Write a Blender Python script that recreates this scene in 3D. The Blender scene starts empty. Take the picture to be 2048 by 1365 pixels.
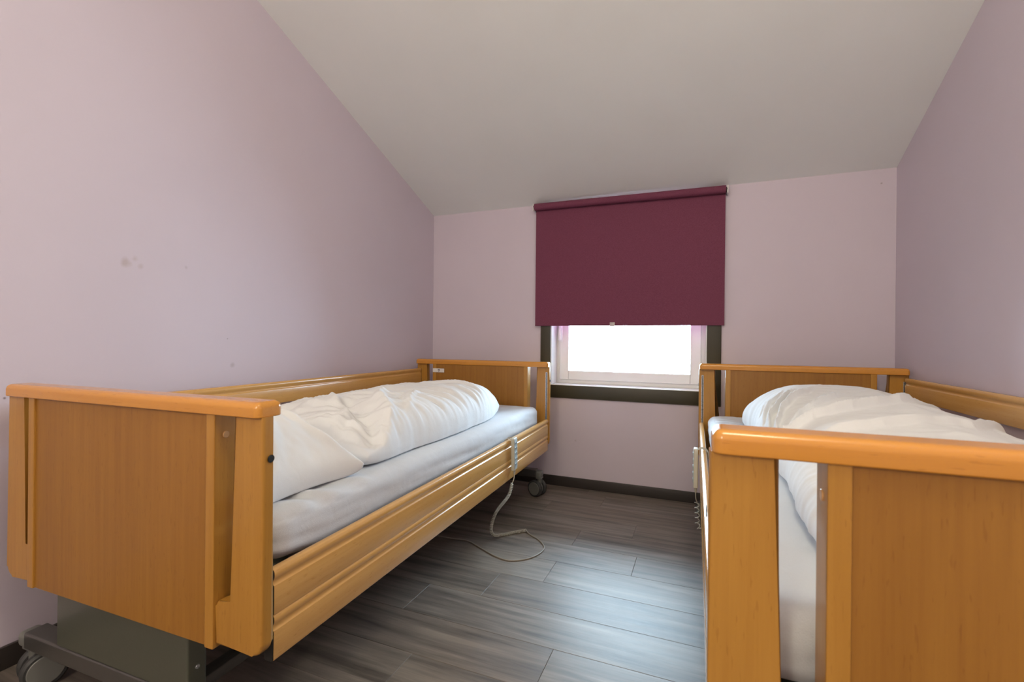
import bpy, bmesh, math, random
from mathutils import Vector, Matrix, noise
random.seed(7)
S = bpy.context.scene
C = S.collection
R = math.radians
D, XL, XR, KN, SL = 3.2174, -1.9906, 0.9953, 2.0159, 0.395   # back wall, side walls, knee height, slope of the roof
YB = -2.5                                                   # wall behind the camera
YF = 0.95                                                    # where the slope meets the flat ceiling
ZF = KN + SL * (D - YF)

# ------------------------------------------------------------------ camera
th, pi_, ro = R(22.1411), R(-0.0315), R(0.5618)
fw = Vector((-math.sin(th) * math.cos(pi_), math.cos(th) * math.cos(pi_), math.sin(pi_)))
rt = Vector((math.cos(th), math.sin(th), 0)); up = rt.cross(fw)
r2 = rt * math.cos(ro) + up * math.sin(ro); u2 = -rt * math.sin(ro) + up * math.cos(ro)
cd = bpy.data.cameras.new('camera'); cam = bpy.data.objects.new('camera', cd); C.objects.link(cam)
m = Matrix.Identity(4)
for i in range(3):
    m[i][0] = r2[i]; m[i][1] = u2[i]; m[i][2] = -fw[i]
m[0][3], m[1][3], m[2][3] = 0, 0, 1.0283
cam.matrix_world = m
cd.sensor_width = 36; cd.lens = 935.09 / 2048 * 36; cd.clip_start = 0.02
cd.dof.use_dof = True; cd.dof.focus_distance = 2.6; cd.dof.aperture_fstop = 6.0
S.camera = cam

# ------------------------------------------------------------------ light
S.view_settings.view_transform = 'Standard'; S.view_settings.look = 'None'
S.view_settings.gamma = 1; S.view_settings.use_curve_mapping = False
S.view_settings.exposure = 0.0
w = bpy.data.worlds.new('overcast_sky'); S.world = w; w.use_nodes = True
bg = w.node_tree.nodes['Background']
bg.inputs[0].default_value = (0.60, 0.83, 1.0, 1); bg.inputs[1].default_value = 40.0

def area(name, loc, rot, sx, sy, power, col, portal=False):
    l = bpy.data.lights.new(name, 'AREA'); l.shape = 'RECTANGLE'; l.size = sx; l.size_y = sy
    l.energy = power; l.color = col
    if portal: l.cycles.is_portal = True
    o = bpy.data.objects.new(name, l); C.objects.link(o); o.location = loc; o.rotation_euler = rot
    return o
area('window_portal', (-0.49, D + 0.3, 1.35), (R(-90), 0, 0), 1.1, 1.3, 1, (1, 1, 1), True)
# the room's own ceiling lamp, plus an added unseen fill light behind the camera
for nm_, loc_, e_, r_ in (('ceiling_lamp_light', (0.20, 0.25, 2.48), 33, .16), ('rear_fill_light', (-0.7, -1.8, 2.0), 80, .2)):
    pl = bpy.data.lights.new(nm_, 'POINT'); pl.shadow_soft_size = r_; pl.energy = e_; pl.color = (0.97, 0.90, 0.67)
    plo = bpy.data.objects.new(nm_, pl); C.objects.link(plo); plo.location = loc_

# ------------------------------------------------------------------ materials
def newmat(name):
    m = bpy.data.materials.new(name); m.use_nodes = True
    nt = m.node_tree; b = nt.nodes['Principled BSDF']
    return m, nt, b
def N(nt, t, **k):
    n = nt.nodes.new(t)
    for a, v in k.items(): setattr(n, a, v)
    return n
def lin(r, g, b):
    f = lambda c: (c / 255 / 12.92) if c / 255 <= .04045 else ((c / 255 + .055) / 1.055) ** 2.4
    return (f(r), f(g), f(b), 1)
def ramp(nt, stops):
    n = N(nt, 'ShaderNodeValToRGB'); e = n.color_ramp.elements
    while len(e) < len(stops): e.new(0.5)
    for i, (p, c) in enumerate(stops): e[i].position = p; e[i].color = c
    return n
def mix(nt, a, b, fac, mode='MIX'):
    n = N(nt, 'ShaderNodeMix', data_type='RGBA', blend_type=mode)
    for s, v in ((0, fac), (6, a), (7, b)):
        if hasattr(v, 'is_output') or isinstance(v, bpy.types.NodeSocket): nt.links.new(v, n.inputs[s])
        else: n.inputs[s].default_value = v
    return n.outputs[2]
def plain(name, col, rough=.5, metal=0., bump=0., bscale=200., coat=0.):
    m, nt, b = newmat(name)
    b.inputs['Base Color'].default_value = col; b.inputs['Roughness'].default_value = rough
    b.inputs['Metallic'].default_value = metal; b.inputs['Coat Weight'].default_value = coat
    b.inputs['Coat Roughness'].default_value = .15
    tc = N(nt, 'ShaderNodeNewGeometry'); n = N(nt, 'ShaderNodeTexNoise'); n.inputs['Scale'].default_value = bscale
    nt.links.new(tc.outputs['Position'], n.inputs['Vector'])
    if bump:
        bp = N(nt, 'ShaderNodeBump'); bp.inputs['Strength'].default_value = bump; bp.inputs['Distance'].default_value = .002
        nt.links.new(n.outputs[0], bp.inputs['Height']); nt.links.new(bp.outputs[0], b.inputs['Normal'])
    rr = N(nt, 'ShaderNodeMapRange'); rr.inputs[3].default_value = max(0, rough - .04); rr.inputs[4].default_value = min(1, rough + .04)
    nt.links.new(n.outputs[0], rr.inputs[0]); nt.links.new(rr.outputs[0], b.inputs['Roughness'])
    return m

def wood(name, axis='Z', base=(205, 146, 88), dark=(178, 116, 62), rough=.34, coat=.0, strength=1.):
    """steamed beech: fine short flecks along the grain; object space, grain along the given axis"""
    m, nt, b = newmat(name)
    tc = N(nt, 'ShaderNodeTexCoord'); mp = N(nt, 'ShaderNodeMapping')
    sc = {'Z': (60, 60, 2.2), 'X': (2.2, 60, 60), 'Y': (60, 2.2, 60)}[axis]
    mp.inputs['Scale'].default_value = sc
    nt.links.new(tc.outputs['Object'], mp.inputs[0])
    n1 = N(nt, 'ShaderNodeTexNoise'); n1.inputs['Scale'].default_value = 1.0; n1.inputs['Detail'].default_value = 6; n1.inputs['Roughness'].default_value = .65
    nt.links.new(mp.outputs[0], n1.inputs[0])
    mp2 = N(nt, 'ShaderNodeMapping'); mp2.inputs['Scale'].default_value = tuple(v / 7 for v in sc)
    nt.links.new(tc.outputs['Object'], mp2.inputs[0])
    n2 = N(nt, 'ShaderNodeTexNoise'); n2.inputs['Scale'].default_value = 1.; n2.inputs['Detail'].default_value = 3
    nt.links.new(mp2.outputs[0], n2.inputs[0])
    mp3 = N(nt, 'ShaderNodeMapping'); mp3.inputs['Scale'].default_value = tuple(v * (4 if v > 10 else 18) for v in sc)
    nt.links.new(tc.outputs['Object'], mp3.inputs[0])
    n3 = N(nt, 'ShaderNodeTexNoise'); n3.inputs['Scale'].default_value = 1.; n3.inputs['Detail'].default_value = 1
    nt.links.new(mp3.outputs[0], n3.inputs[0])
    r1 = ramp(nt, [(.3, lin(*dark)), (.7, lin(*base))]); nt.links.new(n1.outputs[0], r1.inputs[0])
    r2_ = ramp(nt, [(.3, (.92, .91, .90, 1)), (.7, (1, 1, 1, 1))]); nt.links.new(n2.outputs[0], r2_.inputs[0])
    r3 = ramp(nt, [(.66, (1, 1, 1, 1)), (.74, (.82, .76, .7, 1))]); nt.links.new(n3.outputs[0], r3.inputs[0])
    c = mix(nt, r1.outputs[0], r2_.outputs[0], 1., 'MULTIPLY'); c = mix(nt, c, r3.outputs[0], .7, 'MULTIPLY')
    nt.links.new(c, b.inputs['Base Color'])
    b.inputs['Roughness'].default_value = rough; b.inputs['Coat Weight'].default_value = coat; b.inputs['Coat Roughness'].default_value = .12
    bp = N(nt, 'ShaderNodeBump'); bp.inputs['Strength'].default_value = .04; bp.inputs['Distance'].default_value = .001
    nt.links.new(n1.outputs[0], bp.inputs['Height']); nt.links.new(bp.outputs[0], b.inputs['Normal'])
    return m

def wall_mat(name, col, spots=()):
    m, nt, b = newmat(name)
    g = N(nt, 'ShaderNodeNewGeometry')
    n = N(nt, 'ShaderNodeTexNoise'); n.inputs['Scale'].default_value = 220; n.inputs['Detail'].default_value = 3
    nt.links.new(g.outputs['Position'], n.inputs[0])
    n2 = N(nt, 'ShaderNodeTexNoise'); n2.inputs['Scale'].default_value = 1.6; n2.inputs['Detail'].default_value = 5
    nt.links.new(g.outputs['Position'], n2.inputs[0])
    r = ramp(nt, [(.35, (.965, .965, .965, 1)), (.65, (1, 1, 1, 1))]); nt.links.new(n2.outputs[0], r.inputs[0])
    c = mix(nt, col, r.outputs[0], 1., 'MULTIPLY')
    for p, rad, st, sc_ in spots:      # scuffs and specks
        mp = N(nt, 'ShaderNodeMapping'); mp.inputs['Location'].default_value = tuple(-v for v in p)
        nt.links.new(g.outputs['Position'], mp.inputs[0])
        wn = N(nt, 'ShaderNodeTexNoise'); wn.inputs['Scale'].default_value = 30; nt.links.new(g.outputs['Position'], wn.inputs[0])
        ln = N(nt, 'ShaderNodeVectorMath', operation='LENGTH'); nt.links.new(mp.outputs[0], ln.inputs[0])
        ad = N(nt, 'ShaderNodeMath', operation='MULTIPLY_ADD'); ad.inputs[1].default_value = rad * 1.6; nt.links.new(wn.outputs[0], ad.inputs[0])
        sb = N(nt, 'ShaderNodeMath', operation='SUBTRACT'); nt.links.new(ln.outputs['Value'], sb.inputs[0]); sb.inputs[1].default_value = 0
        nt.links.new(sb.outputs[0], ad.inputs[2])
        mr = N(nt, 'ShaderNodeMapRange'); mr.inputs[1].default_value = rad * 1.0; mr.inputs[2].default_value = rad * 1.9
        mr.inputs[3].default_value = st; mr.inputs[4].default_value = 0
        nt.links.new(ad.outputs[0], mr.inputs[0])
        c = mix(nt, c, sc_, mr.outputs[0])
    nt.links.new(c, b.inputs['Base Color']); b.inputs['Roughness'].default_value = .62
    bp = N(nt, 'ShaderNodeBump'); bp.inputs['Strength'].default_value = .12; bp.inputs['Distance'].default_value = .001
    nt.links.new(n.outputs[0], bp.inputs['Height']); nt.links.new(bp.outputs[0], b.inputs['Normal'])
    return m

brown = lin(150, 125, 105); darks = lin(110, 90, 90)
M = {}
LILAC = lin(210, 198, 211)
M['wall'] = wall_mat('lilac_wall_paint', LILAC, [((XL, 1.067, 1.306), .018, .35, brown), ((XL, 1.10, 1.325), .012, .25, brown), ((XL, 1.12, 1.297), .012, .2, brown),
    ((XL, 1.475, 1.025), .004, .5, darks), ((XL, .746, .836), .004, .8, darks), ((XL, 1.50, .905), .012, .25, darks), ((.926, D, 1.935), .006, .5, darks), ((XL, 1.29, 1.32), .008, .2, darks), ((-.82, D, .33), .008, .3, brown)])
M['ceil'] = wall_mat('ceiling_paint', lin(238, 240, 240))
M['base'] = plain('dark_skirting_paint', lin(52, 46, 44), .42, bump=.05)
M['trim'] = plain('dark_olive_window_paint', lin(62, 58, 46), .45, bump=.05)
M['white'] = plain('white_window_plastic', lin(238, 238, 236), .3)
M['sill'] = plain('white_sill', lin(240, 240, 240), .35)
M['panel'] = wood('beech_panel', 'Z', (164, 114, 44), (150, 100, 36), .45)
M['post'] = wood('beech_solid_upright', 'Z', (188, 136, 58), (174, 122, 48), .36, .15)
M['cap'] = wood('beech_solid_cap', 'X', (216, 150, 62), (206, 138, 54), .26, .35)
M['rail'] = wood('beech_solid_rail', 'Y', (220, 170, 100), (208, 156, 88), .25, .35)
M['metal'] = plain('grey_green_lacquered_steel', lin(84, 86, 74), .42, .25, bump=.05, coat=.5)
M['frame'] = plain('dark_steel_paint', lin(84, 82, 80), .3, .4, coat=.6)
M['alu'] = plain('aluminium', lin(190, 195, 200), .28, .9)
M['dark'] = plain('black_plastic', lin(28, 27, 26), .5)
M['slot'] = plain('dark_slot', lin(60, 62, 66), .6)
M['tyre'] = plain('dark_grey_wheel_tread', lin(58, 58, 58), .55)
M['hub'] = plain('grey_wheel_plastic', lin(112, 112, 108), .42)
M['screwcap'] = plain('beige_screw_cap', lin(205, 160, 110), .35)
M['remote'] = plain('pale_grey_plastic', lin(196, 192, 178), .38)
M['keys'] = plain('blue_grey_keypad', lin(172, 186, 190), .45)
M['arrow'] = plain('keypad_print', lin(60, 75, 85), .5)
M['cord'] = plain('grey_cord', lin(178, 172, 160), .42)
M['cable'] = plain('grey_cable', lin(150, 142, 132), .4)
M['sticker'] = plain('white_sticker', lin(226, 222, 220), .5)
M['mark'] = plain('dark_print', lin(70, 66, 78), .5)
M['bracket'] = plain('white_bracket_plastic', lin(225, 222, 220), .4)
M['tab'] = plain('clear_grey_tab', lin(190, 178, 178), .3)

def cloth(name, col, w_scale=900):
    m, nt, b = newmat(name)
    b.inputs['Roughness'].default_value = .85; b.inputs['Sheen Weight'].default_value = .15
    tc = N(nt, 'ShaderNodeTexCoord'); n = N(nt, 'ShaderNodeTexNoise'); n.inputs['Scale'].default_value = w_scale
    nt.links.new(tc.outputs['Object'], n.inputs[0])
    n2 = N(nt, 'ShaderNodeTexNoise'); n2.inputs['Scale'].default_value = 18; n2.inputs['Detail'].default_value = 5; n2.inputs['Distortion'].default_value = .6
    nt.links.new(tc.outputs['Object'], n2.inputs[0])
    r = ramp(nt, [(.3, (.96, .96, .96, 1)), (.7, (1, 1, 1, 1))]); nt.links.new(n.outputs[0], r.inputs[0])
    nt.links.new(mix(nt, col, r.outputs[0], 1., 'MULTIPLY'), b.inputs['Base Color'])
    ad = N(nt, 'ShaderNodeMath', operation='MULTIPLY_ADD'); ad.inputs[1].default_value = 4.
    nt.links.new(n2.outputs[0], ad.inputs[0]); nt.links.new(n.outputs[0], ad.inputs[2])
    bp = N(nt, 'ShaderNodeBump'); bp.inputs['Strength'].default_value = .22; bp.inputs['Distance'].default_value = .002
    nt.links.new(ad.outputs[0], bp.inputs['Height']); nt.links.new(bp.outputs[0], b.inputs['Normal'])
    return m
M['cotton'] = cloth('white_cotton', lin(229, 229, 231))
M['sheet'] = cloth('white_terry_sheet', lin(206, 208, 214), 500)
M['subfloor'] = plain('pale_joint_grey', lin(120, 116, 110), .8)
# blind fabric: fine woven slub
m_, nt, b = newmat('plum_blind_fabric')
g = N(nt, 'ShaderNodeNewGeometry')
mpa = N(nt, 'ShaderNodeMapping'); mpa.inputs['Scale'].default_value = (260, 260, 900); nt.links.new(g.outputs['Position'], mpa.inputs[0])
mpb = N(nt, 'ShaderNodeMapping'); mpb.inputs['Scale'].default_value = (900, 900, 220); nt.links.new(g.outputs['Position'], mpb.inputs[0])
na = N(nt, 'ShaderNodeTexNoise'); na.inputs['Scale'].default_value = 1; nb = N(nt, 'ShaderNodeTexNoise'); nb.inputs['Scale'].default_value = 1
nt.links.new(mpa.outputs[0], na.inputs[0]); nt.links.new(mpb.outputs[0], nb.inputs[0])
av = N(nt, 'ShaderNodeMath', operation='ADD'); nt.links.new(na.outputs[0], av.inputs[0]); nt.links.new(nb.outputs[0], av.inputs[1])
rr = ramp(nt, [(.35, lin(98, 40, 64)), (.65, lin(128, 64, 90))])
hv = N(nt, 'ShaderNodeMath', operation='MULTIPLY'); hv.inputs[1].default_value = .5; nt.links.new(av.outputs[0], hv.inputs[0]); nt.links.new(hv.outputs[0], rr.inputs[0])
nt.links.new(rr.outputs[0], b.inputs['Base Color']); b.inputs['Roughness'].default_value = .8
M['blind'] = m_
# glass
m_, nt, b = newmat('window_glass')
for n in list(nt.nodes):
    if n.type == 'BSDF_PRINCIPLED': nt.nodes.remove(n)
tr = N(nt, 'ShaderNodeBsdfTransparent'); gl = N(nt, 'ShaderNodeBsdfGlossy'); gl.inputs['Roughness'].default_value = .02
fr = N(nt, 'ShaderNodeFresnel'); fr.inputs[0].default_value = 1.45; mx = N(nt, 'ShaderNodeMixShader')
nt.links.new(fr.outputs[0], mx.inputs[0]); nt.links.new(tr.outputs[0], mx.inputs[1]); nt.links.new(gl.outputs[0], mx.inputs[2])
nt.links.new(mx.outputs[0], nt.nodes['Material Output'].inputs[0])
M['glass'] = m_
# vinyl floor planks: grey weathered oak, grain along X, different on every plank
m_, nt, b = newmat('grey_oak_vinyl')
g = N(nt, 'ShaderNodeNewGeometry'); oi = N(nt, 'ShaderNodeObjectInfo')
cx = N(nt, 'ShaderNodeCombineXYZ')
for k_, mul in ((0, 37.), (1, 91.), (2, 53.)):
    mm = N(nt, 'ShaderNodeMath', operation='MULTIPLY'); mm.inputs[1].default_value = mul
    nt.links.new(oi.outputs['Random'], mm.inputs[0]); nt.links.new(mm.outputs[0], cx.inputs[k_])
va = N(nt, 'ShaderNodeVectorMath', operation='ADD'); nt.links.new(g.outputs['Position'], va.inputs[0]); nt.links.new(cx.outputs[0], va.inputs[1])
def fn(scale, vec, detail=5, dist=0., rough=.6):
    mp = N(nt, 'ShaderNodeMapping'); mp.inputs['Scale'].default_value = vec; nt.links.new(va.outputs[0], mp.inputs[0])
    n = N(nt, 'ShaderNodeTexNoise'); n.inputs['Scale'].default_value = scale; n.inputs['Detail'].default_value = detail
    n.inputs['Distortion'].default_value = dist; n.inputs['Roughness'].default_value = rough
    nt.links.new(mp.outputs[0], n.inputs[0]); return n
f1 = fn(1., (1.6, 26, 1), 7, .35, .62)       # long streaks
f2 = fn(1., (6, 160, 1), 4, .1, .7)         # fine pores
f3 = fn(1., (1.3, 9, 1), 4, 1.4)           # soft patches
ra = ramp(nt, [(.28, lin(84, 76, 71)), (.45, lin(126, 117, 109)), (.6, lin(148, 138, 129)), (.78, lin(162, 152, 140))])
nt.links.new(f1.outputs[0], ra.inputs[0])
rb = ramp(nt, [(.3, (.80, .79, .78, 1)), (.62, (1, 1, 1, 1))]); nt.links.new(f2.outputs[0], rb.inputs[0])
rc = ramp(nt, [(.32, (.66, .65, .66, 1)), (.7, (1.0, .99, .97, 1))]); nt.links.new(f3.outputs[0], rc.inputs[0])
rd = ramp(nt, [(0., (.80, .76, .73, 1)), (.35, (.97, .98, 1., 1)), (.7, (.88, .86, .83, 1)), (1., (1.08, 1.08, 1.08, 1))]); nt.links.new(oi.outputs['Random'], rd.inputs[0])
c = mix(nt, ra.outputs[0], rb.outputs[0], .8, 'MULTIPLY'); c = mix(nt, c, rc.outputs[0], 1., 'MULTIPLY'); c = mix(nt, c, rd.outputs[0], 1., 'MULTIPLY')
nt.links.new(c, b.inputs['Base Color'])
b.inputs['Roughness'].default_value = .42
mr = N(nt, 'ShaderNodeMapRange'); mr.inputs[3].default_value = .36; mr.inputs[4].default_value = .5; nt.links.new(f2.outputs[0], mr.inputs[0]); nt.links.new(mr.outputs[0], b.inputs['Roughness'])
bp = N(nt, 'ShaderNodeBump'); bp.inputs['Strength'].default_value = .18; bp.inputs['Distance'].default_value = .001
nt.links.new(f2.outputs[0], bp.inputs['Height']); nt.links.new(bp.outputs[0], b.inputs['Normal'])
M['floor'] = m_

# ------------------------------------------------------------------ mesh helpers
def finish(name, bm, mat, parent=None, smooth=True, angle=40):
    bmesh.ops.recalc_face_normals(bm, faces=bm.faces)
    me = bpy.data.meshes.new(name); bm.to_mesh(me); bm.free()
    if mat: me.materials.append(M[mat] if isinstance(mat, str) else mat)
    if smooth:
        for p in me.polygons: p.use_smooth = True
        me.set_sharp_from_angle(angle=R(angle))
    o = bpy.data.objects.new(name, me); C.objects.link(o)
    if smooth and name in ('post', 'edge_strip', 'top_rail', 'column_cover', 'cross_beam', 'case', 'window_sash'):
        wn = o.modifiers.new('weighted_normal', 'WEIGHTED_NORMAL'); wn.keep_sharp = True
    if parent: o.parent = parent
    return o
def tag(o, label=None, cat=None, group=None, kind=None):
    if label: o['label'] = label
    if cat: o['category'] = cat
    if group: o['group'] = group
    if kind: o['kind'] = kind
    return o
def box(bm, a, b_, bev=0., seg=2):
    x0, x1 = sorted((a[0], b_[0])); y0, y1 = sorted((a[1], b_[1])); z0, z1 = sorted((a[2], b_[2]))
    vs = [bm.verts.new(p) for p in ((x0, y0, z0), (x1, y0, z0), (x1, y1, z0), (x0, y1, z0), (x0, y0, z1), (x1, y0, z1), (x1, y1, z1), (x0, y1, z1))]
    fs = [bm.faces.new([vs[i] for i in f]) for f in ((3, 2, 1, 0), (4, 5, 6, 7), (0, 1, 5, 4), (1, 2, 6, 5), (2, 3, 7, 6), (3, 0, 4, 7))]
    if bev:
        es = list({e for f in fs for e in f.edges})
        bmesh.ops.bevel(bm, geom=es, offset=bev, segments=seg, affect='EDGES', profile=.5)
def prism(bm, pts, f, lo, hi):
    """closed polygon pts (2D) extruded between lo and hi; f(p, t) -> 3D"""
    a = [bm.verts.new(f(p, lo)) for p in pts]; b_ = [bm.verts.new(f(p, hi)) for p in pts]
    n = len(pts)
    bm.faces.new(a); bm.faces.new(list(reversed(b_)))
    for i in range(n): bm.faces.new((a[i], b_[i], b_[(i + 1) % n], a[(i + 1) % n]))
def cyl(bm, p0, p1, r, n=20, r1=None, bev=0.):
    p0 = Vector(p0); p1 = Vector(p1); r1 = r if r1 is None else r1
    d = (p1 - p0).normalized(); a = d.orthogonal().normalized(); c_ = d.cross(a)
    rings = [(p0, r), (p1, r1)] if not bev else [(p0, r - bev), (p0 + d * bev, r), (p1 - d * bev, r1), (p1, r1 - bev)]
    vs = [[bm.verts.new(p + (a * math.cos(2 * math.pi * i / n) + c_ * math.sin(2 * math.pi * i / n)) * q) for i in range(n)] for p, q in rings]
    for k in range(len(vs) - 1):
        for i in range(n): bm.faces.new((vs[k][i], vs[k][(i + 1) % n], vs[k + 1][(i + 1) % n], vs[k + 1][i]))
    bm.faces.new(vs[0]); bm.faces.new(list(reversed(vs[-1])))
def catmull(pts, n):
    P = [Vector(p) for p in pts]; P = [2 * P[0] - P[1]] + P + [2 * P[-1] - P[-2]]; out = []
    for i in range(1, len(P) - 2):
        for k in range(n):
            t = k / n; a, b_, c_, d = P[i - 1], P[i], P[i + 1], P[i + 2]
            out.append(.5 * ((2 * b_) + (c_ - a) * t + (2 * a - 5 * b_ + 4 * c_ - d) * t * t + (3 * b_ - a - 3 * c_ + d) * t ** 3))
    out.append(P[-2].copy()); return out
def tube(bm, path, r, n=8):
    path = [Vector(p) for p in path]; rings = []; nrm = None
    for i, p in enumerate(path):
        t = (path[min(i + 1, len(path) - 1)] - path[max(i - 1, 0)]).normalized()
        nrm = t.orthogonal().normalized() if nrm is None else (nrm - t * nrm.dot(t)).normalized()
        b_ = t.cross(nrm)
        rings.append([bm.verts.new(p + (nrm * math.cos(2 * math.pi * k / n) + b_ * math.sin(2 * math.pi * k / n)) * r) for k in range(n)])
    for i in range(len(rings) - 1):
        for k in range(n): bm.faces.new((rings[i][k], rings[i][(k + 1) % n], rings[i + 1][(k + 1) % n], rings[i + 1][k]))
    bm.faces.new(list(reversed(rings[0]))); bm.faces.new(rings[-1])
def helix(path, rad, turns):
    path = [Vector(p) for p in path]; n = len(path); out = []
    L = [0]
    for i in range(1, n): L.append(L[-1] + (path[i] - path[i - 1]).length)
    nrm = None; frames = []
    for i in range(n):
        t = (path[min(i + 1, n - 1)] - path[max(i - 1, 0)]).normalized()
        nrm = t.orthogonal().normalized() if nrm is None else (nrm - t * nrm.dot(t)).normalized()
        frames.append((nrm.copy(), t.cross(nrm)))
    K = int(turns * 9); j = 0
    for k in range(K + 1):
        s = L[-1] * k / K
        while j < n - 2 and L[j + 1] < s: j += 1
        u = (s - L[j]) / max(1e-9, L[j + 1] - L[j])
        p = path[j].lerp(path[j + 1], u); a = frames[j][0].lerp(frames[j + 1][0], u).normalized(); b_ = frames[j][1].lerp(frames[j + 1][1], u).normalized()
        an = 2 * math.pi * turns * k / K
        out.append(p + (a * math.cos(an) + b_ * math.sin(an)) * rad)
    return out

# ------------------------------------------------------------------ room shell
fl = bmesh.new(); box(fl, (XL - .1, YB - .1, -.12), (XR + .1, D + .22, -.004)); floor = finish('floor', fl, 'subfloor', smooth=False); tag(floor, kind='structure')
ends = {15: -1.05, 17: -.817, 19: -.62, 21: -.28, 27: -.885, 29: -.58, 23: .62, 25: -.33, 13: -.45, 11: .35}
PL = 1.22; j = .0004
for k in range(-9, 16):
    y0 = .1 + .2 * k; row = 2 * k + 1
    y0c, y1c = max(y0, YB), min(y0 + .2, D)
    if y1c - y0c < .01: continue
    e = ends.get(int(round(y0 * 10)), random.uniform(-1, 1))
    x = e - PL * math.ceil((e - XL) / PL)
    while x < XR:
        a, b_ = max(x, XL), min(x + PL, XR)
        if b_ - a > .02:
            bm = bmesh.new(); bx, by = (b_ - a) / 2 - j, (y1c - y0c) / 2 - j
            top = [bm.verts.new((sx * (bx - .0008), sy * (by - .0008), 0)) for sx, sy in ((-1, -1), (1, -1), (1, 1), (-1, 1))]
            mid = [bm.verts.new((sx * bx, sy * by, -.0006)) for sx, sy in ((-1, -1), (1, -1), (1, 1), (-1, 1))]
            bot = [bm.verts.new((sx * bx, sy * by, -.0041)) for sx, sy in ((-1, -1), (1, -1), (1, 1), (-1, 1))]
            bm.faces.new(top); bm.faces.new(bot[::-1])
            for q in range(4):
                r_ = (q + 1) % 4
                bm.faces.new((mid[q], mid[r_], top[r_], top[q])); bm.faces.new((bot[q], bot[r_], mid[r_], mid[q]))
            o = finish('plank', bm, 'floor', floor, smooth=False); o.location = ((a + b_) / 2, (y0c + y1c) / 2, 0)
        x += PL

WX0, WX1, WZ0, WZ1 = -1.008, .027, .718, 1.93      # window opening
wy = D + .20
def roofz(y): return KN + SL * (D - y)
bm = bmesh.new()
for a, b_ in (((XL - .1, D, -.1), (WX0, wy, KN + .03)), ((WX1, D, -.1), (XR + .1, wy, KN + .03)), ((WX0, D, -.1), (WX1, wy, WZ0 - .012)), ((WX0, D, WZ1), (WX1, wy, KN + .03))):
    box(bm, a, b_)
tag(finish('wall_back', bm, 'wall', smooth=False), kind='structure')
prof = [(D + .2, -.1), (D + .2, KN + .0), (D, KN + .02), (YF, ZF + .03), (YB - .1, ZF + .03), (YB - .1, -.1)]
for nm, xa, xb in (('wall_left', XL - .1, XL), ('wall_right', XR, XR + .1)):
    bm = bmesh.new(); prism(bm, prof, lambda p, t: (t, p[0], p[1]), xa, xb); tag(finish(nm, bm, 'wall', smooth=False), kind='structure')
bm = bmesh.new(); box(bm, (XL - .1, YB - .1, -.1), (XR + .1, YB, ZF + .05)); tag(finish('wall_front', bm, 'wall', smooth=False), kind='structure')
bm = bmesh.new()
cp = [(D + .25, KN - SL * .25 + .0), (D, KN), (YF, ZF), (YB - .1, ZF), (YB - .1, ZF + .12), (YF, ZF + .12), (D + .25, KN + .12)]
prism(bm, cp, lambda p, t: (t, p[0], p[1]), XL - .1, XR + .1); tag(finish('ceiling', bm, 'ceil', smooth=False), kind='structure')
# skirting boards
for nm, a, b_ in (('baseboard_back', (XL, D - .013, 0), (XR, D, .07)), ('baseboard_left', (XL, YB, 0), (XL + .013, D - .013, .07)), ('baseboard_right', (XR - .013, YB, 0), (XR, D - .013, .07)), ('baseboard_front', (XL + .013, YB, 0), (XR - .013, YB + .013, .07))):
    bm = bmesh.new(); box(bm, a, b_, .002); tag(finish(nm, bm, 'base'), kind='structure')
# dark painted architrave round the window
for i, (a, b_) in enumerate((((-1.082, D - .012, .626), (-1.008, D, 2.0)), ((.027, D - .012, .626), (.111, D, 2.0)), ((-1.008, D - .0118, .626), (.027, D, .716)))):
    bm = bmesh.new(); box(bm, a, b_, .0015); tag(finish('trim_%d' % (i + 1), bm, 'trim'), kind='structure')
# window
GY = D + .145
win = bpy.data.objects.new('window_1', None); C.objects.link(win); win.location = ((WX0 + WX1) / 2, D + .1, WZ0); tag(win, kind='structure')
def wpart(name, boxes, mat, parent=win, bev=.002):
    bm = bmesh.new()
    for a, b_ in boxes: box(bm, a, b_, bev)
    o = finish(name, bm, mat, parent)
    if parent is win: o.matrix_parent_inverse = Matrix.Translation(-win.location)
    return o
def ring(x0, x1, z0, z1, w_, y0, y1):
    return [((x0, y0, z0), (x0 + w_, y1, z1)), ((x1 - w_, y0, z0), (x1, y1, z1)), ((x0 + w_, y0, z0), (x1 - w_, y1, z0 + w_)), ((x0 + w_, y0, z1 - w_), (x1 - w_, y1, z1))]
wpart('window_reveal', [((WX0, D, WZ0), (WX0 + .006, wy, WZ1)), ((WX1 - .006, D, WZ0), (WX1, wy, WZ1)), ((WX0, D, WZ1 - .006), (WX1, wy, WZ1))], 'sill', bev=0)
wpart('window_sill', [((WX0, D - .008, WZ0 - .012), (WX1, wy, WZ0 + .002))], 'sill', bev=.003)
wpart('window_frame', ring(WX0 + .006, WX1 - .006, WZ0 + .002, WZ1 - .006, .038, D + .135, D + .185), 'white')
sash = wpart('window_sash', ring(WX0 + .034, WX1 - .034, WZ0 + .03, WZ1 - .034, .066, D + .118, D + .165), 'white', bev=.005)
g_ = wpart('window_pane', [((WX0 + .095, D + .144, WZ0 + .09), (WX1 - .095, D + .150, WZ1 - .095))], 'glass', sash, 0)
hd = bmesh.new(); box(hd, (-.978, D + .108, 1.02), (-.952, D + .119, 1.16), .004); box(hd, (-.975, D + .086, 1.125), (-.955, D + .11, 1.145), .004); box(hd, (-.975, D + .078, 1.035), (-.955, D + .092, 1.15), .006, 3)
finish('window_handle', hd, 'white', sash)

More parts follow.
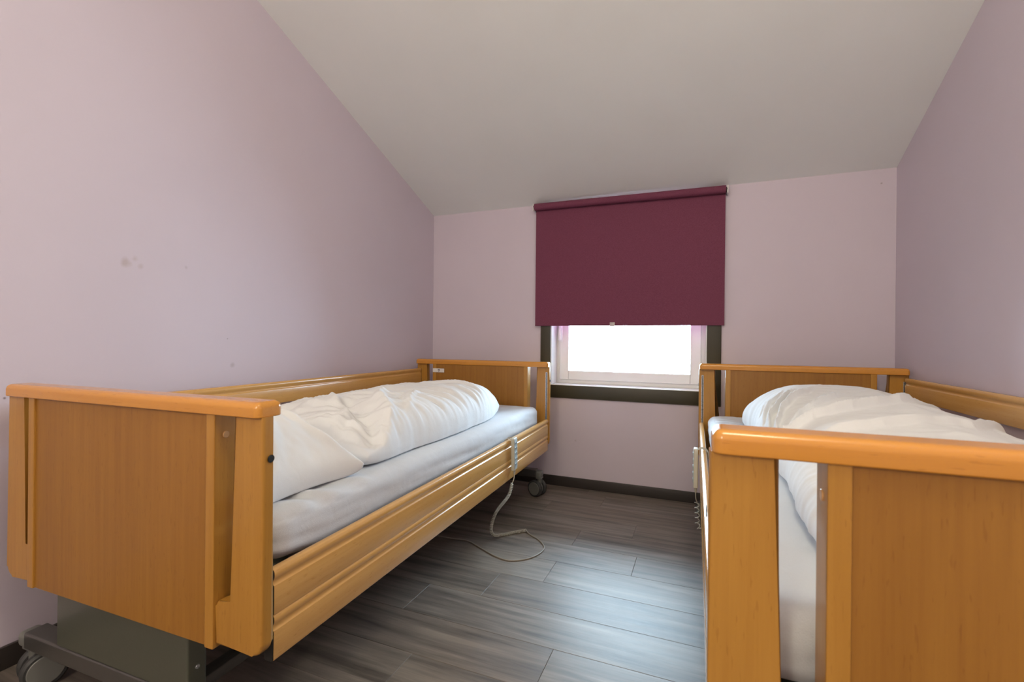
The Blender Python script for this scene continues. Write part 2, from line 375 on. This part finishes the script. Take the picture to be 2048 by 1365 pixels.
# roller blind
bl = bpy.data.objects.new('roller_blind', None); C.objects.link(bl); bl.location = (-.49, D - .03, 1.137)
tag(bl, 'plum purple roller blind pulled most of the way down over the window', 'blind')
def bpart(name, bm, mat, parent=None, **k):
    o = finish(name, bm, mat, parent or bl, **k)
    if parent is None: o.matrix_parent_inverse = Matrix.Translation(-bl.location)
    return o
bm = bmesh.new(); fx0, fx1 = -1.119, .126; nx, nz = 24, 20
th_ = .0012
for sgn in (-1, 1):
    gr = [[bm.verts.new((fx0 + (fx1 - fx0) * i / nx, D - .027 + sgn * th_ / 2 + .0025 * math.sin(i * .5) * (1 - jz / nz) ** 2 * .5, 1.137 + (1.985 - 1.137) * jz / nz)) for i in range(nx + 1)] for jz in range(nz + 1)]
    for a in range(nz):
        for c_ in range(nx): bm.faces.new((gr[a][c_], gr[a][c_ + 1], gr[a + 1][c_ + 1], gr[a + 1][c_]))
bpart('blind_fabric', bm, 'blind')
bm = bmesh.new(); cyl(bm, (-1.121, D - .050, 1.988), (.127, D - .050, 1.977), .0245, 40); bpart('roller_tube', bm, 'blind')
bm = bmesh.new(); box(bm, (-1.118, D - .0305, 1.137), (.125, D - .0235, 1.152), .002); bpart('bottom_hem', bm, 'blind')
for x0, x1, z in ((-1.134, -1.126, 1.99), (.133, .141, 1.977)):
    bm = bmesh.new(); box(bm, (x0, D - .066, z - .028), (x1, D, z + .022), .003); br = bpart('blind_bracket', bm, 'bracket')
    bm = bmesh.new(); xm = -1.128 if x0 < -1 else .127; cyl(bm, (xm - .002, D - .05, z - .001), (xm + .008, D - .05, z - .001), .016, 20); bpart('end_plug', bm, 'dark', br)
bm = bmesh.new(); box(bm, (-.582, D - .034, 1.132), (-.548, D - .0305, 1.160), .001); bpart('pull_tab', bm, 'tab')

# ------------------------------------------------------------------ care beds
W, LEN = 1.0, 2.193
# cross-section of a side rail plank, depth t (0..0.026), height z (0 at top, down)
half = [(.0052, 0), (.0095, -.0015), (.0122, -.006), (.0130, -.012), (.0122, -.018), (.0095, -.0225), (.0072, -.027), (.0070, -.031), (.0085, -.0345), (.0112, -.0365), (.0118, -.040), (.0118, -.099), (.0105, -.102)]
plank_prof = [(t, z) for t, z in half] + [(-t, z) for t, z in reversed(half)]

class Bed:
    def __init__(s, cx, cy, rot, sg, dz, foot_s=1., head_s=1., far=.858):
        s.far = far; s.sg, s.dz, s.fs, s.hs = sg, dz, foot_s, head_s
        r = R(rot); ux = Vector((math.cos(r), math.sin(r), 0)) * sg; uy = Vector((-math.sin(r), math.cos(r), 0))
        s.e = bpy.data.objects.new('care_bed', None); C.objects.link(s.e)
        s.e.location = Vector((cx, cy, 0)) + ux * (W / 2) + uy * (LEN / 2); s.e.rotation_euler = (0, 0, r)
        s.mw = Matrix.Translation(s.e.location) @ Matrix.Rotation(r, 4, 'Z')
    def p(s, u, v, z): return (s.sg * (u - .5), v - LEN / 2, z)
    def put(s, bm, a, b_, bev=0., seg=2): box(bm, s.p(*a), s.p(*b_), bev, seg)
    def place(s, o): o.location = s.e.location; o.rotation_euler = s.e.rotation_euler; return o
    def world(s, u, v, z): return s.mw @ Vector(s.p(u, v, z))

def end_board(b, head):
    dz = b.dz; sc = b.hs if head else b.fs
    vv = (lambda v: LEN - v) if head else (lambda v: v)       # v measured outwards is negative
    U = lambda u: u * sc
    fe = b.far if not head else .858
    zt, zb, zp = .857 + dz, .325 + dz, .335 + dz
    nm = 'headboard' if head else 'footboard'
    bm = bmesh.new()
    bx = lambda u0, v0, z0, u1, v1, z1, bev=0., seg=2: b.put(bm, (U(u0), vv(v0), z0), (U(u1), vv(v1), z1), bev, seg)
    bx(.160, -.0305, zb + .002, fe - .018, .0190, zt)
    pan = finish(nm, bm, 'panel', b.e)
    for u0, u1 in ((.142, .170), (fe - .028, fe)):
        bm = bmesh.new(); bx(u0, -.0360, zb, u1, .0240, zt, .003, 2); finish('edge_strip', bm, 'post', pan)
    # uprights with a foot that steps in towards the panel
    for k in (0, 1):
        def f(p, t, k=k):
            u = p[0] if k == 0 else 1 - p[0]
            return b.p(U(u), vv(t), p[1])
        r = .028
        pts = [(.0, zt)] + [(.0 + r - r * math.cos(a), zp + r - r * math.sin(a)) for a in [i * math.pi / 2 / 8 for i in range(9)]]
        pts += [(.142, zp), (.142, zp + .088)]
        pts += [(.142 - .012 + .012 * math.cos(a), zp + .088 + .012 * math.sin(a)) for a in [i * math.pi / 2 / 5 for i in range(1, 6)]]
        pts += [(.092, zp + .100), (.088, zp + .104), (.088, zt)]
        bm = bmesh.new(); prism(bm, pts, f, -.030, .0)
        es = [e for e in bm.edges if abs(e.verts[0].co.y - e.verts[1].co.y) < 1e-6 and not (abs(e.verts[0].co.z - zt) < 1e-6 and abs(e.verts[1].co.z - zt) < 1e-6)]
        bmesh.ops.bevel(bm, geom=es, offset=.0075, segments=3, affect='EDGES', profile=.5, clamp_overlap=True)
        post = finish('post', bm, 'post', pan, angle=50)
        gu = (.014, .026) if k == 0 else (.974, .986)
        bm = bmesh.new(); b.put(bm, (U(gu[0]), vv(-.002), zp + .02), (U(gu[1]), vv(.002), zt - .035), .0008, 1); gt = finish('guide_track', bm, 'alu', pan); tag(gt, 'aluminium slot track for the side rail')
        bm = bmesh.new(); b.put(bm, (U(gu[0] + .0042), vv(-.002), zp + .024), (U(gu[1] - .0042), vv(.0026), zt - .039)); finish('track_slot', bm, 'dark', pan)
        # screw in the outer edge, cap in the panel's side
        uo = .0 if k == 0 else 1.; s_ = -1 if k == 0 else 1
        bm = bmesh.new(); cyl(bm, b.p(U(uo) - .002 * (-s_), vv(-.012), .765 + dz), b.p(U(uo) + .0035 * s_, vv(-.012), .765 + dz), .0085, 18, bev=.0015); finish('screw_head', bm, 'dark', pan)
        ui = .142 if k == 0 else .858
        bm = bmesh.new(); cyl(bm, b.p(U(ui) - .001 * s_, vv(-.008), .806 + dz), b.p(U(ui) + .0018 * s_, vv(-.008), .806 + dz), .008, 18, bev=.001); finish('screw_cap', bm, 'screwcap', pan)
    # rounded cap rail across the top
    bm = bmesh.new()
    va, vb = -.042, .0265; r = .0145; zt2 = .890 + dz; z0 = .8555 + dz
    bx(.003, va, z0, .997, vb, zt2)
    es = [e for e in bm.edges if not all(abs(v.co.z - z0) < 1e-6 for v in e.verts)]
    bmesh.ops.bevel(bm, geom=es, offset=.0145, segments=6, affect='EDGES', profile=.5, clamp_overlap=True)
    es = [e for e in bm.edges if all(abs(v.co.z - z0) < 1e-6 for v in e.verts)]
    bmesh.ops.bevel(bm, geom=es, offset=.003, segments=2, affect='EDGES', profile=.5, clamp_overlap=True)
    finish('top_rail', bm, 'cap', pan, angle=70)
    return pan

def side_plank(b, uc, ztop, name='side_rail'):
    bm = bmesh.new()
    prism(bm, plank_prof, lambda p, t: b.p(uc + p[0], t, ztop + p[1]), .007, LEN - .007)
    o = finish(name, bm, 'rail', b.e, angle=35)
    for v0, v1 in ((.0025, .007), (LEN - .007, LEN - .0025)):
        bm = bmesh.new(); prism(bm, [(t * .93, z * .985 - .001) for t, z in plank_prof], lambda p, t: b.p(uc + p[0], t, ztop + p[1]), v0, v1)
        finish('end_cap', bm, 'dark', o, angle=35)
    return o

def caster(b, u, v, ang):
    par = None
    bm = bmesh.new(); cyl(bm, b.p(u, v, .098), b.p(u, v, .128), .011, 16); box(bm, tuple(Vector(b.p(u, v, 0)) + Vector((-.020, -.022, .118))), tuple(Vector(b.p(u, v, 0)) + Vector((.020, .022, .130))), .003)
    o = finish('caster', bm, 'hub', b.e)
    ax = Vector((math.cos(ang), math.sin(ang), 0)); off = Vector((-ax.y, ax.x, 0)) * .018
    c0 = Vector(b.p(u, v, .0545)) + off
    bm = bmesh.new()      # hood between the two wheels
    cyl(bm, c0 - ax * .010, c0 + ax * .010, .040, 28); cyl(bm, c0 - off * 1 + Vector((0, 0, .03)), c0 - off + Vector((0, 0, .062)), .014, 16)
    finish('caster_hood', bm, 'hub', o)
    for s_ in (-1, 1):
        bm = bmesh.new(); cyl(bm, c0 + ax * s_ * .013, c0 + ax * s_ * .038, .054, 36, bev=.006); finish('wheel', bm, 'tyre', o)
        bm = bmesh.new(); cyl(bm, c0 + ax * s_ * .034, c0 + ax * s_ * .0405, .042, 30, bev=.002); finish('wheel_disc', bm, 'hub', o)

def make_bed(cx, cy, rot, sg, dz, near_top, far_top, fs, hs, label, far=.858):
    b = Bed(cx, cy, rot, sg, dz, fs, hs, far)
    tag(b.e, label, 'bed', 'adjustable care beds along the side walls')
    end_board(b, False); end_board(b, True)
    side_plank(b, .0165, near_top); side_plank(b, .0165, near_top - .1015)
    side_plank(b, .983, far_top); side_plank(b, .983, far_top - .165)
    # lying surface
    for u in (.085, .915):
        bm = bmesh.new(); b.put(bm, (u - .018, .035, .425 + dz), (u + .018, LEN - .035, .467 + dz), .004); finish('side_tube', bm, 'metal', b.e)
    for k in range(13):
        v = .12 + k * .162
        bm = bmesh.new(); b.put(bm, (.103, v - .024, .456 + dz), (.897, v + .024, .468 + dz), .002, 1); finish('slat', bm, 'metal', b.e)
    # undercarriage
    for v, z in ((.008, .0), (LEN - .008, .0)):
        bm = bmesh.new(); b.put(bm, (.075, v - .028, .128), (.925, v + .028, .176), .006, 3); finish('cross_beam', bm, 'frame', b.e)
        for u in (.062, .938):
            bm = bmesh.new(); b.put(bm, (u - .024, v - .026, .126), (u + .024, v + .026, .168), .012, 4); finish('beam_end_cap', bm, 'hub', b.e)
    vs = (-.020, .030)
    for a, c_ in ((vs[0], vs[1]), (LEN - vs[0], LEN - vs[1])):
        bm = bmesh.new(); b.put(bm, (.245, a, .176), (.765, c_, .3235 + dz), .006, 3); cv = finish('column_cover', bm, 'metal', b.e)
        for u in (.2455, .7645):
            s_ = -1 if u < .5 else 1
            bm = bmesh.new(); cyl(bm, b.p(u - .002 * s_, (a + c_) / 2 * 1.0, .236), b.p(u + .003 * s_, (a + c_) / 2, .236), .0055, 14, bev=.001); finish('screw', bm, 'alu', cv)
    for u in (.30, .70):
        bm = bmesh.new(); b.put(bm, (u - .02, .036, .14), (u + .02, LEN - .036, .17), .003); finish('long_beam', bm, 'frame', b.e)
        for v0, v1 in ((.45, .85), (1.35, 1.75)):
            bm = bmesh.new(); cyl(bm, b.p(u, v0, .165), b.p(u, v1, .43 + dz), .016, 12); finish('lift_arm', bm, 'frame', b.e)
    bm = bmesh.new(); b.put(bm, (.40, 1.02, .30 + dz), (.60, 1.32, .40 + dz), .01, 3); finish('motor_box', bm, 'metal', b.e)
    bm = bmesh.new(); b.put(bm, (.12, 1.10, .405 + dz), (.88, 1.15, .430 + dz), .004, 2); finish('motor_bar', bm, 'metal', b.e)
    for u, v, a in ((.07, .010, .5), (.93, .010, -.3), (.058, LEN - .012, 1.25 if sg < 0 else .6), (.93, LEN - .012, .9)):
        caster(b, u, v, a)
    return b

BL = make_bed(-.8742, .7614, 1.5196, -1, 0., .511, .822, .987, 1.010, 'beech care bed by the left wall, holding the folded duvet and the pillow', .884)
BR = make_bed(.0104, .7529, .6938, 1, .017, .563, .858, 1., .992, 'beech care bed by the right wall under the spread creased duvet')
# sticker on the left headboard
hb = [o for o in BL.e.children if o.name.startswith('headboard')][0]
bm = bmesh.new(); BL.put(bm, (.772, LEN - .0262, .797), (.864, LEN - .0248, .825), .0004, 1); st = finish('sticker', bm, 'sticker', hb, smooth=False); tag(st, 'white paper sticker with a small dark mark')
bm = bmesh.new()
for sx in (-1, 1):
    prism(bm, [(0, -.009), (.003, -.009), (.0085, .008), (.004, .008)], lambda p, t, sx=sx: BL.p(.815 + sx * p[0], t, .811 + p[1]), LEN - .0268, LEN - .0262)
prism(bm, [(-.0035, .003), (.0035, .003), (.0035, .008), (-.0035, .008)], lambda p, t: BL.p(.815 + p[0], t, .811 + p[1]), LEN - .0268, LEN - .0262)
finish('sticker_mark', bm, 'mark', hb, smooth=False)

# ------------------------------------------------------------------ soft things
def fbm(x, y, z, o=4): return noise.fractal(Vector((x, y, z)), 1., 2., o)
def round_block(hx, hy, hz, r, nx, ny, nz, disp):
    bm = bmesh.new(); vm = {}
    def vert(i, jj, k):
        key = (i, jj, k)
        if key in vm: return vm[key]
        p = [(2 * i / nx - 1) * hx, (2 * jj / ny - 1) * hy, (2 * k / nz - 1) * hz]; h = (hx, hy, hz)
        q = Vector([max(-(h[a] - r), min(h[a] - r, p[a])) for a in range(3)]); d = Vector(p) - q
        co = q + d.normalized() * r if d.length > 1e-9 else Vector(p)
        nrm = d.normalized() if d.length > 1e-9 else Vector((0, 0, 1))
        co = co + disp(co, nrm)
        vm[key] = bm.verts.new(co); return vm[key]
    def face(f, n1, n2):
        for a in range(n1):
            for c_ in range(n2): bm.faces.new((vert(*f(a, c_)), vert(*f(a + 1, c_)), vert(*f(a + 1, c_ + 1)), vert(*f(a, c_ + 1))))
    face(lambda a, c_: (a, c_, nz), nx, ny); face(lambda a, c_: (a, c_, 0), nx, ny)
    face(lambda a, c_: (a, 0, c_), nx, nz); face(lambda a, c_: (a, ny, c_), nx, nz)
    face(lambda a, c_: (0, a, c_), ny, nz); face(lambda a, c_: (nx, a, c_), ny, nz)
    return bm

def mattress(b, label, creases):
    u0, u1, v0, v1 = .050, .945, .052, 2.128
    z0, z1 = .472 + b.dz, .603 + b.dz
    cu, cv = (u0 + u1) / 2, (v0 + v1) / 2; hx, hy, hz = (u1 - u0) / 2, (v1 - v0) / 2, (z1 - z0) / 2
    seed = 3.1 if b.sg < 0 else 9.7
    def disp(co, nrm):
        u = b.sg * co.x + cu; v = co.y + cv; side = 1 - abs(nrm.z)
        d = .0035 * fbm(co.x * 4 + seed, co.y * 4, co.z * 6)
        if side > .3:
            d += .0035 * fbm(co.x * 3, co.y * 2.2 + seed, co.z * 34 + co.y * 3) * min(1, side)       # drawn cloth, nearly level folds
        if nrm.z > .5:
            d += creases(u, v)
        out = nrm * d
        if nrm.z < -.3 or co.z < -hz + .01: out = Vector((nrm.x, nrm.y, 0)) * d
        if nrm.z < .3: out.z += .016 * sm(.22 - v, 0, .15) * max(0, min(1, -co.z / hz + .3))
        return out
    bm = round_block(hx, hy, hz, .042, 60, 150, 14, disp)
    for v in bm.verts: v.co += Vector(b.p(cu, cv, (z0 + z1) / 2))
    o = b.place(finish('mattress', bm, 'sheet', angle=80)); tag(o, label, 'mattress', 'mattresses in white fitted sheets'); return o

def sm(x, a, b_): t = max(0, min(1, (x - a) / (b_ - a))); return t * t * (3 - 2 * t)
def cr_left(u, v):
    # gathered cloth below the pillow
    w_ = sm(.55 - v, 0, .3) * sm(.32 - u, 0, .12)
    return w_ * .006 * math.sin((v * 46 + u * 25) + 2.5 * fbm(u * 5, v * 5, 1)) * .8
def cr_right(u, v):
    w_ = sm(v, 1.45, 1.75) * sm(.33 - u, 0, .12) * sm(u, .07, .12)
    return w_ * .0045 * math.sin(v * 95 + 2.2 * fbm(u * 6, v * 6, 4))
mattress(BL, 'mattress in white fitted sheet on the left bed, side in full view', cr_left)
mattress(BR, 'mattress in white fitted sheet on the right bed, seen beside and below its duvet', cr_right)

def puff(b, name, uc, vc, hu, hv, zb, thick, pw, n, disp, warp, floor_frac=.5, rot=0., square=.0, mid=.42):
    """closed stuffed form: outline hu x hv, thickness field, rounded rim"""
    NX, NY = n; bm = bmesh.new(); top = []; bot = []
    for i in range(NX + 1):
        rt_, rb_ = [], []
        for jj in range(NY + 1):
            a = -math.cos(math.pi * i / NX) * .55 + (2 * i / NX - 1) * .45; c_ = -math.cos(math.pi * jj / NY) * .55 + (2 * jj / NY - 1) * .45
            t = max(0., (1 - abs(a) ** pw)) ** .5 * max(0., (1 - abs(c_) ** pw)) ** .5
            ax = a * math.sqrt(1 - square * c_ * c_ / 2); cy_ = c_ * math.sqrt(1 - square * a * a / 2)
            u = ax * hu; v = cy_ * hv
            u, v = u * math.cos(rot) - v * math.sin(rot), u * math.sin(rot) + v * math.cos(rot)
            u += uc; v += vc
            du, dv, T = warp(a, c_, u, v); T *= thick
            zm = zb + mid * T * (.35 + .65 * t) + .012
            zt_ = zm + (1 - mid) * T * t + disp(a, c_, u, v, t)
            zl = max(zb + .0015, zm - mid * T * (t ** .6) * 1.4)
            rt_.append(bm.verts.new(b.p(u + du, v + dv, max(zt_, zl + .0005))))
            rb_.append(None if i in (0, NX) or jj in (0, NY) else bm.verts.new(b.p(u + du, v + dv, zl)))
        top.append(rt_); bot.append(rb_)
    for i in range(NX + 1):
        for jj in range(NY + 1):
            if bot[i][jj] is None: bot[i][jj] = top[i][jj]
    for i in range(NX):
        for jj in range(NY):
            bm.faces.new((top[i][jj], top[i + 1][jj], top[i + 1][jj + 1], top[i][jj + 1]))
            q = (bot[i][jj], bot[i][jj + 1], bot[i + 1][jj + 1], bot[i + 1][jj])
            if len(set(q)) == 4 and not all(x in (top[i][jj], top[i + 1][jj], top[i + 1][jj + 1], top[i][jj + 1]) for x in q):
                bm.faces.new(q)
    return b.place(finish(name, bm, 'cotton', angle=85))

def interp(x, tab):
    if x <= tab[0][0]: return tab[0][1]
    for (a, p), (c_, q) in zip(tab, tab[1:]):
        if x <= c_:
            t = (x - a) / (c_ - a); t = t * t * (3 - 2 * t); return p + (q - p) * t
    return tab[-1][1]

def seg_ridge(u, v, pts, wd):
    best = 1e9
    for (a, c_) in zip(pts, pts[1:]):
        ax, ay = a; bx_, by_ = c_; dx, dy = bx_ - ax, by_ - ay; L2 = dx * dx + dy * dy
        t = max(0, min(1, ((u - ax) * dx + (v - ay) * dy) / L2)); d = math.hypot((u - ax - t * dx) * 1.6, (v - ay - t * dy) * .8)
        best = min(best, d)
    return math.exp(-(best / wd) ** 2)
# left duvet: folded lengthwise into a long fat roll
def d_left(a, c_, u, v, t):
    s_ = v * 1.0 + .32 * u
    rib = fbm(u * 2.2, s_ * 16, .3, 3) * .016 + fbm(u * 3, s_ * 34, 5.3, 2) * .009
    soft = .010 * fbm(u * 4, v * 3, 2.2)
    near = sm(.85 - v, 0, .25)
    crum = near * (.022 * fbm(u * 7 + 4, v * 8, 9.) + .010 * abs(fbm(u * 14, v * 12, 3.3)))
    fine = .0035 * fbm(u * 9 + v * 3, v * 55 + u * 14, 1.7, 2)
    fold = .026 * seg_ridge(u, v, [(.13, .60), (.19, .69), (.29, .76), (.37, .88)], .028) - .045 * seg_ridge(u, v, [(.17, .55), (.27, .64), (.40, .70)], .045)
    fold += .014 * seg_ridge(u, v, [(.30, .58), (.36, .66), (.50, .74)], .02) - .012 * seg_ridge(u, v, [(.24, .84), (.33, .98)], .02) + .012 * seg_ridge(u, v, [(.17, .80), (.24, .90), (.30, 1.05)], .018)
    return (rib + soft + crum + fine + fold) * min(1, t * 1.6)
def w_left(a, c_, u, v):
    T = interp(v, [(.3, .75), (.6, .95), (.9, 1.), (1.35, 1.04), (1.7, .98), (1.95, .90)])
    T *= interp(u, [(.1, 1.0), (.45, 1.06), (.62, .92), (.9, .62)])
    du = .012 * fbm(v * 3, .5, a) - .02 * sm(.8 - v, 0, .35) * sm(-a, .0, 1.)
    du += .06 * sm(v, 1.5, 1.95) * sm(-a, .2, 1)
    return du, .06 * (-a) * 0 + .12 * sm(c_, 0, 1) * (.0 + .55 * a), T
dl = puff(BL, 'duvet', .46, 1.175, .345, .765, .606, .172, 5.0, (110, 240), d_left, w_left, square=.35)
tag(dl, 'white duvet folded into a long thick roll lying along the left bed', 'duvet')
# left pillow at the foot end
def d_pil(a, c_, u, v, t):
    r_ = math.hypot(a - .9, c_ - 1)
    fold = .010 * math.sin(r_ * 9 + 2 * fbm(u * 4, v * 4, 1.)) * sm(1.5 - r_, 0, 1)
    fold += .013 * seg_ridge(u, v, [(.13, .36), (.22, .33), (.36, .30)], .016) + .010 * seg_ridge(u, v, [(.15, .40), (.24, .40), (.34, .36)], .014) - .008 * seg_ridge(u, v, [(.14, .38), (.26, .365)], .014) + .012 * seg_ridge(u, v, [(.12, .14), (.22, .20), (.33, .22)], .02)
    return (.016 * fbm(u * 5, v * 5, 7.) + fold + .004 * fbm(u * 16, v * 16, 2.)) * min(1, t * 2)
def w_pil(a, c_, u, v):
    T = interp(u, [(.1, .8), (.3, 1.0), (.5, 1.12), (.85, .8)])
    return .02 * a * abs(c_) ** 3 - .02 * a * (1 - c_ * c_), .02 * c_ * abs(a) ** 3 - .03 * c_ * (1 - a * a), T
pl_ = puff(BL, 'pillow', .435, .236, .325, .172, .606, .185, 4.0, (110, 90), d_pil, w_pil, rot=R(2), mid=.45)
tag(pl_, 'plump white pillow at the foot end of the left bed behind its footboard', 'pillow')

# right duvet: spread loosely, heaped towards the head
CR = [([(.20, .95), (.236, 1.126), (.363, 1.363), (.62, 1.80), (.90, 2.02)], .020, .016),
      ([(.21, .90), (.316, .952), (.445, 1.044), (.627, 1.201), (.88, 1.50)], .015, .016),
      ([(.20, .95), (.217, 1.161), (.341, 1.60), (.48, 1.95)], .018, .018),
      ([(.21, .93), (.277, 1.137), (.434, 1.465), (.588, 1.748), (.72, 1.95)], .017, .016),
      ([(.19, .95), (.206, 1.284), (.291, 1.70), (.36, 1.9)], .016, .015),
      ([(.22, .9), (.35, 1.08), (.52, 1.32), (.66, 1.5)], .011, .014),
      ([(.24, .72), (.45, .80), (.7, .95), (.9, 1.2)], .011, .02)]
def d_right(a, c_, u, v, t):
    z = sum(h * seg_ridge(u, v, p, wd * .66) for p, h, wd in CR) * 2.1 * (1 - sm(v, 1.15, 1.6))
    z += (.014 - .0125 * sm(v, 1.3, 1.7)) * fbm(u * 3, v * 2.4, 4.) + .004 * fbm(u * 10 + v * 2, v * 9, 6.) + .0022 * fbm(u * 6 - v * 3, v * 34, 8.)
    return z * min(1, t * 2)
def w_right(a, c_, u, v):
    T = interp(v, [(.1, .40), (.5, .62), (.9, .80), (1.3, .93), (1.65, 1.05), (1.95, .95)])
    T *= interp(u, [(.18, .92), (.4, 1.06), (.62, 1.05), (.8, .86), (.95, .66)])
    du = .018 * fbm(v * 4, 1.5, 0) + .012 * math.sin(v * 9 + 1) * sm(-a, 0, 1)
    return du, .02 * fbm(u * 4, 3., 1.), T
dr = puff(BR, 'duvet', .575, 1.03, .365, .90, .627, .205, 4.5, (190, 400), d_right, w_right, square=.10, mid=.34)
tag(dr, 'white duvet spread loosely and creased across the right bed', 'duvet')

# ------------------------------------------------------------------ hand controls
def hand_control(b, v, ztop, railz, label, sg_tilt):
    e = bpy.data.objects.new('hand_control', None); C.objects.link(e)
    base = b.world(-.014, v, ztop - .17); e.location = base; e.rotation_euler = (R(sg_tilt), 0, b.e.rotation_euler[2])
    tag(e, label, 'remote', 'hand controls hung on the bed rails')
    s = -b.sg                                      # outwards direction in local x
    def bx(bm, x0, x1, y0, y1, z0, z1, bev=0., seg=2): box(bm, (x0 * s, y0, z0), (x1 * s, y1, z1), bev, seg)
    bm = bmesh.new(); bx(bm, -.009, .009, -.024, .024, 0, .168, .004, 3); case = finish('case', bm, 'remote', e)
    bm = bmesh.new(); bx(bm, .0088, .0102, -.020, .020, .012, .160, .0006, 1); kp = finish('keypad', bm, 'keys', case)
    for r_ in range(5):
        for c_ in (-1, 1):
            z = .030 + r_ * .028
            bm = bmesh.new(); bx(bm, .010, .0122, c_ * .010 - .0065, c_ * .010 + .0065, z - .008, z + .008, .0012, 2); finish('button', bm, 'keys', case)
            bm = bmesh.new(); d = c_
            prism(bm, [(c_ * .010 - .003, z - .003 * d), (c_ * .010 + .003, z - .003 * d), (c_ * .010, z + .004 * d)], lambda p, t: (t * s, p[0], p[1]), .0121, .0125); finish('button_arrow', bm, 'arrow', case, smooth=False)
    # wire hook over the top of the rail
    zr = railz - (ztop - .17)
    path = catmull([(-.007 * s, .0, .150), (-.005 * s, 0, .164), (-.008 * s, 0, zr + .004), (-.020 * s, 0, zr + .0095), (-.034 * s, 0, zr + .0085), (-.0475 * s, 0, zr - .004), (-.0485 * s, 0, zr - .03)], 6)
    for y in (-.014, .014):
        bm = bmesh.new(); tube(bm, [p + Vector((0, y, 0)) for p in path], .0022, 8); finish('hook', bm, 'cord', e)
    bm = bmesh.new(); cyl(bm, (0, 0, -.022), (0, 0, .002), .0045, 12, r1=.007); finish('cable_sleeve', bm, 'cord', e)
    return e, b.world(-.014, v, ztop - .17 - .02)
hl, pL = hand_control(BL, 1.50, .527, .511, 'pale grey hand control hooked on the left bed rail, coiled cord reaching the floor', 3)
zc = .0085
F = lambda x, y, z=.0035: Vector((x, y, z))
inv = hl.location.copy()
def addcord(name, e, mw, bm, mat):
    me_inv = mw.inverted()
    for v in bm.verts: v.co = me_inv @ v.co
    return finish(name, bm, mat, e, angle=80)
mwl = Matrix.Translation(hl.location) @ hl.rotation_euler.to_matrix().to_4x4()
a0 = Vector(pL)
lead = catmull([a0, a0 + Vector((.002, -.010, -.025)), a0 + Vector((-.002, -.024, -.045))], 6)
bm = bmesh.new(); tube(bm, lead, .0024, 8); addcord('cord_lead', hl, mwl, bm, 'cord')
c0 = lead[-1]
coil = catmull([c0, c0 + Vector((-.012, -.02, -.06)), Vector((-.985, 2.225, .135)), Vector((-1.003, 2.205, .06)), Vector((-.992, 2.212, .020)), Vector((-.955, 2.262, zc + .001)), Vector((-.915, 2.315, zc)), Vector((-.868, 2.362, zc))], 16)
bm = bmesh.new(); tube(bm, helix(coil, .0066, 64), .0023, 6); addcord('coiled_cord', hl, mwl, bm, 'cord')
fl_pts = [Vector((-.868, 2.362, zc)), F(-.84, 2.335), F(-.775, 2.29), F(-.728, 2.235), F(-.712, 2.18), F(-.727, 2.11), F(-.768, 2.05), F(-.83, 2.017), F(-.91, 2.035), F(-1.007, 2.085), F(-1.10, 2.13), F(-1.19, 2.125), F(-1.287, 2.12), F(-1.42, 2.10), F(-1.5, 2.02)]
bm = bmesh.new(); tube(bm, catmull(fl_pts, 10), .0032, 8); addcord('cable', hl, mwl, bm, 'cable')

hr, pR = hand_control(BR, 1.42, .573, .563, 'pale grey hand control seen edge-on, hooked on the right bed rail', -2)
mwr = Matrix.Translation(hr.location) @ hr.rotation_euler.to_matrix().to_4x4()
a0 = Vector(pR)
lead = catmull([a0, a0 + Vector((.001, .01, -.03)), a0 + Vector((.006, .02, -.05))], 6)
bm = bmesh.new(); tube(bm, lead, .0022, 8); addcord('cord_lead', hr, mwr, bm, 'cord')
c0 = lead[-1]
coil = catmull([c0, c0 + Vector((.002, .01, -.06)), c0 + Vector((.010, .02, -.12)), c0 + Vector((.08, .03, -.17)), c0 + Vector((.20, .03, -.15))], 14)
bm = bmesh.new(); tube(bm, helix(coil, .0085, 14), .0021, 7); addcord('coiled_cord', hr, mwr, bm, 'cord')
